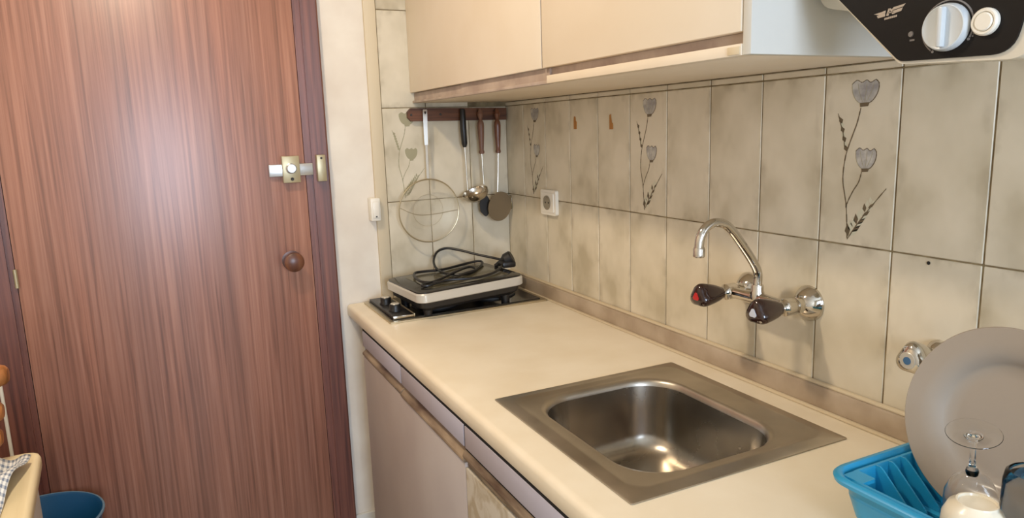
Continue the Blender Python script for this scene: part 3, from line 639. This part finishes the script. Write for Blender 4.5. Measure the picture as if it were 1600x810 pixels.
lathe(pb, [(0,-.050),(.006,-.048),(.009,-.03),(.015,-.016),(.022,-.006),(.022,.014),(.019,.018),(0,.018)], (-.090,-.170,.120), (.55,-.35,.35), 24)
box(pb, -.12,-.072,-.20,-.15,.0955,.116, .006)
pb.transform((Matrix.Translation((-.462,-.358,.054)) @ Matrix.Rotation(HPR[2], 4, 'Z') @ Matrix.Rotation(HPR[1], 4, 'Y')).inverted())
obj('plug', pb, 'black', cb, local=True)
# ---------------------------------------------------------------- blue dish rack
RX0, RX1, RY0, RY1 = -.350, -.008, -1.660, -2.10
dr = thing('dish_rack', 'bright blue plastic dish drainer on the worktop right of the sink', 'dish rack', (-.2,-1.9,0))
rcx, rcy, rhx, rhy = (RX0+RX1)/2, (RY0+RY1)/2, (RX1-RX0)/2, (RY0-RY1)/2
def dl(ins, z, r=.035): return [(rcx+a, rcy+b, z) for a, b in super_loop(rhx-ins, rhy-ins, max(.006, r-ins*.4))]
obj('basin', loft(bmesh.new(), [dl(.045,.0006), dl(.040,.004), dl(.010,.078), dl(.0,.082), dl(-.001,.087), dl(.002,.0905), dl(.007,.0905), dl(.0095,.087), dl(.011,.080), dl(.030,.010), dl(.035,.007)], True, True), 'blue', dr, ang=50)
ins = bmesh.new()
loft(ins, [dl(.0150,.062), dl(.0150,.0845), dl(.0165,.0868), dl(.0200,.0868), dl(.0215,.0845), dl(.0245,.037), dl(.033,.033), dl(.033,.030), dl(.0225,.033), dl(.0150,.062)])
for x in [RX0+.05+k*.0235 for k in range(12)]: box(ins, x-.0045, x+.0045, RY0-.025, RY1+.025, .030, .034)
for y in [RY0-.05-k*.05 for k in range(8)]: box(ins, RX0+.025, RX1-.025, y-.003, y+.003, .0295, .0335)
obj('drainer_insert', ins, 'blue', dr, ang=50)
obj('corner_tab', Pz(round_poly([(RX0+.018,RY0-.046),(RX0+.044,RY0-.046),(RX0+.044,RY0-.018),(RX0+.018,RY0-.018)], .003, 3), (0,0,.0820), (1,0,0), (0,1,0), (0,0,1), .005), 'blue', dr)
for k in range(4):
    x = -.273 + k*.0250
    pr = [(RY0-.020,.034),(RY0-.020,.087),(RY0-.027,.0875),(RY0-.034,.083),(RY0-.078,.041),(RY0-.080,.034)]
    obj('divider', Pz([(a, b) for a, b in pr], (x-.0012,0,0), (0,1,0), (0,0,1), (1,0,0), .0026), 'blue', dr)
# plate standing in the rack
pl_c = Vector((-.178,-1.783,.1585)); ph = math.radians(12); pn = Vector((-math.cos(ph), 0, math.sin(ph)))
pt = thing('dinner_plate', 'large grey-white round dinner plate standing upright in the blue dish rack', 'plate', tuple(pl_c - Vector((0,0,.124))))
obj('plate_body', L([(0,-.011),(.074,-.011),(.081,-.007),(.087,.002),(.104,.0055),(.1225,.0088),(.1242,.0098),(.1230,.0112),(.104,.0085),(.0865,.0052),(.0795,-.0028),(.073,-.0072),(.06,-.0078),(0,-.008)], pl_c, pn, 96), 'plate', pt, ang=50)
obj('foot_ring', L([(.070,-.0108),(.070,-.0140),(.0675,-.0140),(.0675,-.0108)], pl_c, pn, 64), 'plate', pt)
# upturned glasses and cup
FZ = .0345
wg = thing('wine_glass', 'small stemmed wine glass standing upside down in front of the plate', 'glass', (-.268,-1.803,FZ))
gx, gy = -.268, -1.803
bm = bmesh.new()
lathe(bm, [(.029,FZ),(.030,FZ+.01),(.0305,FZ+.028),(.0285,FZ+.05),(.022,FZ+.066),(.0105,FZ+.0765),(.0065,FZ+.079),(.0072,FZ+.083),(.0062,FZ+.0865),(.0035,FZ+.092),(.0030,FZ+.11),(.0034,FZ+.128),(.0055,FZ+.1335),(.012,FZ+.1362),(.0285,FZ+.1376),(.0289,FZ+.1382),(.0285,FZ+.1388),(.012,FZ+.1378),(0,FZ+.1375)], (gx,gy,0), (0,0,1), 48)
lathe(bm, [(.029,FZ),(.0284,FZ),(.0290,FZ+.01),(.0292,FZ+.028),(.0270,FZ+.049),(.0205,FZ+.064),(.009,FZ+.073),(0,FZ+.075)], (gx,gy,0), (0,0,1), 48)
bmesh.ops.remove_doubles(bm, verts=bm.verts, dist=1e-5); gob = obj('goblet', bm, 'glass', wg, ang=50)
wg.location = (-.236,-1.786,FZ+.010); wg.rotation_mode = 'AXIS_ANGLE'; wg.rotation_axis_angle = (math.radians(15.6), .39, -.92, 0)
tg = thing('glass_tumbler', 'clear glass tumbler standing upside down at the rack front, right of the wine glass', 'glass', (-.268,-1.868,FZ))
tx, ty = -.262, -1.868
obj('beaker', L([(.0335,FZ),(.0335,FZ+.03),(.0325,FZ+.108),(.0305,FZ+.118),(.0275,FZ+.1205),(.022,FZ+.1185),(0,FZ+.117),(0,FZ+.114),(.024,FZ+.115),(.0290,FZ+.110),(.0310,FZ+.106),(.0321,FZ+.03),(.0322,FZ),(.0335,FZ)], (tx,ty,0), (0,0,1), 40, lobes=0), 'thinglass', tg, ang=50)
ux, uy = -.292, -1.824
cu = thing('upturned_cup', 'small white porcelain cup upside down in the front of the blue rack', 'cup', (ux,uy,FZ))
obj('cup_body', L([(.0335,FZ),(.0345,FZ+.003),(.0360,FZ+.036),(.0345,FZ+.056),(.029,FZ+.068),(.0225,FZ+.0715),(.0215,FZ+.0745),(.0195,FZ+.0745),(.0185,FZ+.072),(0,FZ+.0715),(0,FZ+.068),(.027,FZ+.064),(.0325,FZ+.052),(.0340,FZ+.026),(.0325,FZ),(.0335,FZ)], (ux,uy,0), (0,0,1), 48), 'porcelain', cu, ang=50)
# ---------------------------------------------------------------- left corner: fridge, cloth, wooden rack, cord, bucket
FT = -.10
fg = thing('small_fridge', 'low cream-topped fridge by the left edge beside the door', 'fridge', (-1.381,-.525,ZF), (0,0,math.radians(3.8)))
fb = bmesh.new(); box(fb, -.56, -.015, -.95, -.012, .012, FT-ZF-.030, .006); 
obj('cabinet', fb, 'fridgeside', fg, local=True)
ft = loft(bmesh.new(), [[(-.2875+a, -.4775+b, FT-ZF+z) for a, b in super_loop(.2875-i, .4775-i, .03-i)] for i, z in ((.004,-.030),(.0,-.026),(.0,-.010),(.003,-.003),(.010,0))], True, True)
obj('top_lid', ft, 'fridge', fg, local=True, ang=50)
for x, y in ((-.53,-.9),(-.05,-.9),(-.53,-.05),(-.05,-.05)): obj('foot', L([(0,0.0),(.02,0),(.02,.014),(0,.014)], (x,y,0), (0,0,1), 16), 'black', fg, local=True)
def towel():
    bm = bmesh.new(); nu, nv = 26, 34; uvl = bm.loops.layers.uv.new('UVMap'); g = []
    for i in range(nu):
        row = []
        for j in range(nv):
            u, v = i/(nu-1), j/(nv-1)
            x = -1.56 + .162*u + .012*math.sin(v*7+u*2) + .012*v*u; y = -.608 - .55*v + .012*math.sin(u*9)
            z = FT + .010 + .013*math.sin(u*14+v*3)*math.sin(v*9+1) + .013 + .014*math.sin(v*17+u*4)*u
            if u > .9: z -= (u-.9)*.06
            row.append(bm.verts.new((x, y, max(z, FT+.003))))
        g.append(row)
    for i in range(nu-1):
        for j in range(nv-1):
            f = bm.faces.new((g[i][j], g[i+1][j], g[i+1][j+1], g[i][j+1]))
            for lp_, (a, b) in zip(f.loops, ((i,j),(i+1,j),(i+1,j+1),(i,j+1))): lp_[uvl].uv = (a/(nu-1)*2.4, b/(nv-1)*4)
    return bm
tw = tag(obj('checked_towel', towel(), 'cloth', ang=80), 'blue and white checked cloth lying crumpled on the fridge top', 'cloth')
so_ = tw.modifiers.new('thickness', 'SOLIDIFY'); so_.thickness = .0025; so_.offset = 1
# wooden rack with rounded rung ends, standing on the fridge at the frame's left edge
wr = thing('wooden_rack', 'amber wooden rack with rounded rung ends at the left edge', 'rack', (-1.62,-.55,FT))
obj('post', B(-1.60, -1.575, -.59, -.565, FT+.001, .22, bev=.004), 'pine', wr)
obj('post', B(-1.80, -1.775, -.59, -.565, FT+.001, .22, bev=.004), 'pine', wr)
for z, xe in ((.088,-1.403), (.014,-1.421), (-.040,-1.430)):
    obj('rung', L([(0,0),(.013,.001),(.019,.006),(.026,.026),(.021,.045),(.012,.055),(.010,.06),(.010,.37),(0,.372)], (xe-.003,-.578,z), (-1,0,0), 20), 'pine', wr)
tag(obj('white_cord', T([(-1.533,-.027,ZF+.01),(-1.533,-.027,-.2),(-1.533,-.027,.25)], .0045, 8), 'white'), 'thin white cord running down the door frame behind the rack', 'cord')
bk = thing('blue_bucket', 'dark blue plastic bin on the floor between fridge and door', 'bin', (-1.44,-.19,ZF))
kx, ky = -1.477, -.183
obj('bucket', L([(0,ZF+.004),(.120,ZF+.002),(.123,ZF+.01),(.150,-.432),(.157,-.428),(.158,-.421),(.153,-.419),(.148,-.425),(.121,ZF+.016),(0,ZF+.014)], (kx,ky,0), (0,0,1), 56), 'binblue', bk, ang=50)
obj('rim_band', T([(kx+.1555*math.cos(a), ky+.1555*math.sin(a), -.422) for a in [2*PI*k/56 for k in range(56)]], .0035, 8, closed=True), mat('bucket_rim', srgb(96,128,150), .4), bk)
# ---------------------------------------------------------------- ceiling lamp fitting (out of frame)
cl = thing('ceiling_lamp', 'round white ceiling lamp above the kitchenette, out of frame', 'lamp', (-1.22,-.95,ZC))
obj('base_plate', L([(0,ZC-.0005),(.14,ZC-.0005),(.14,ZC-.03),(.12,ZC-.05),(0,ZC-.05)], (-1.22,-.95,0), (0,0,1), 40), 'white', cl)
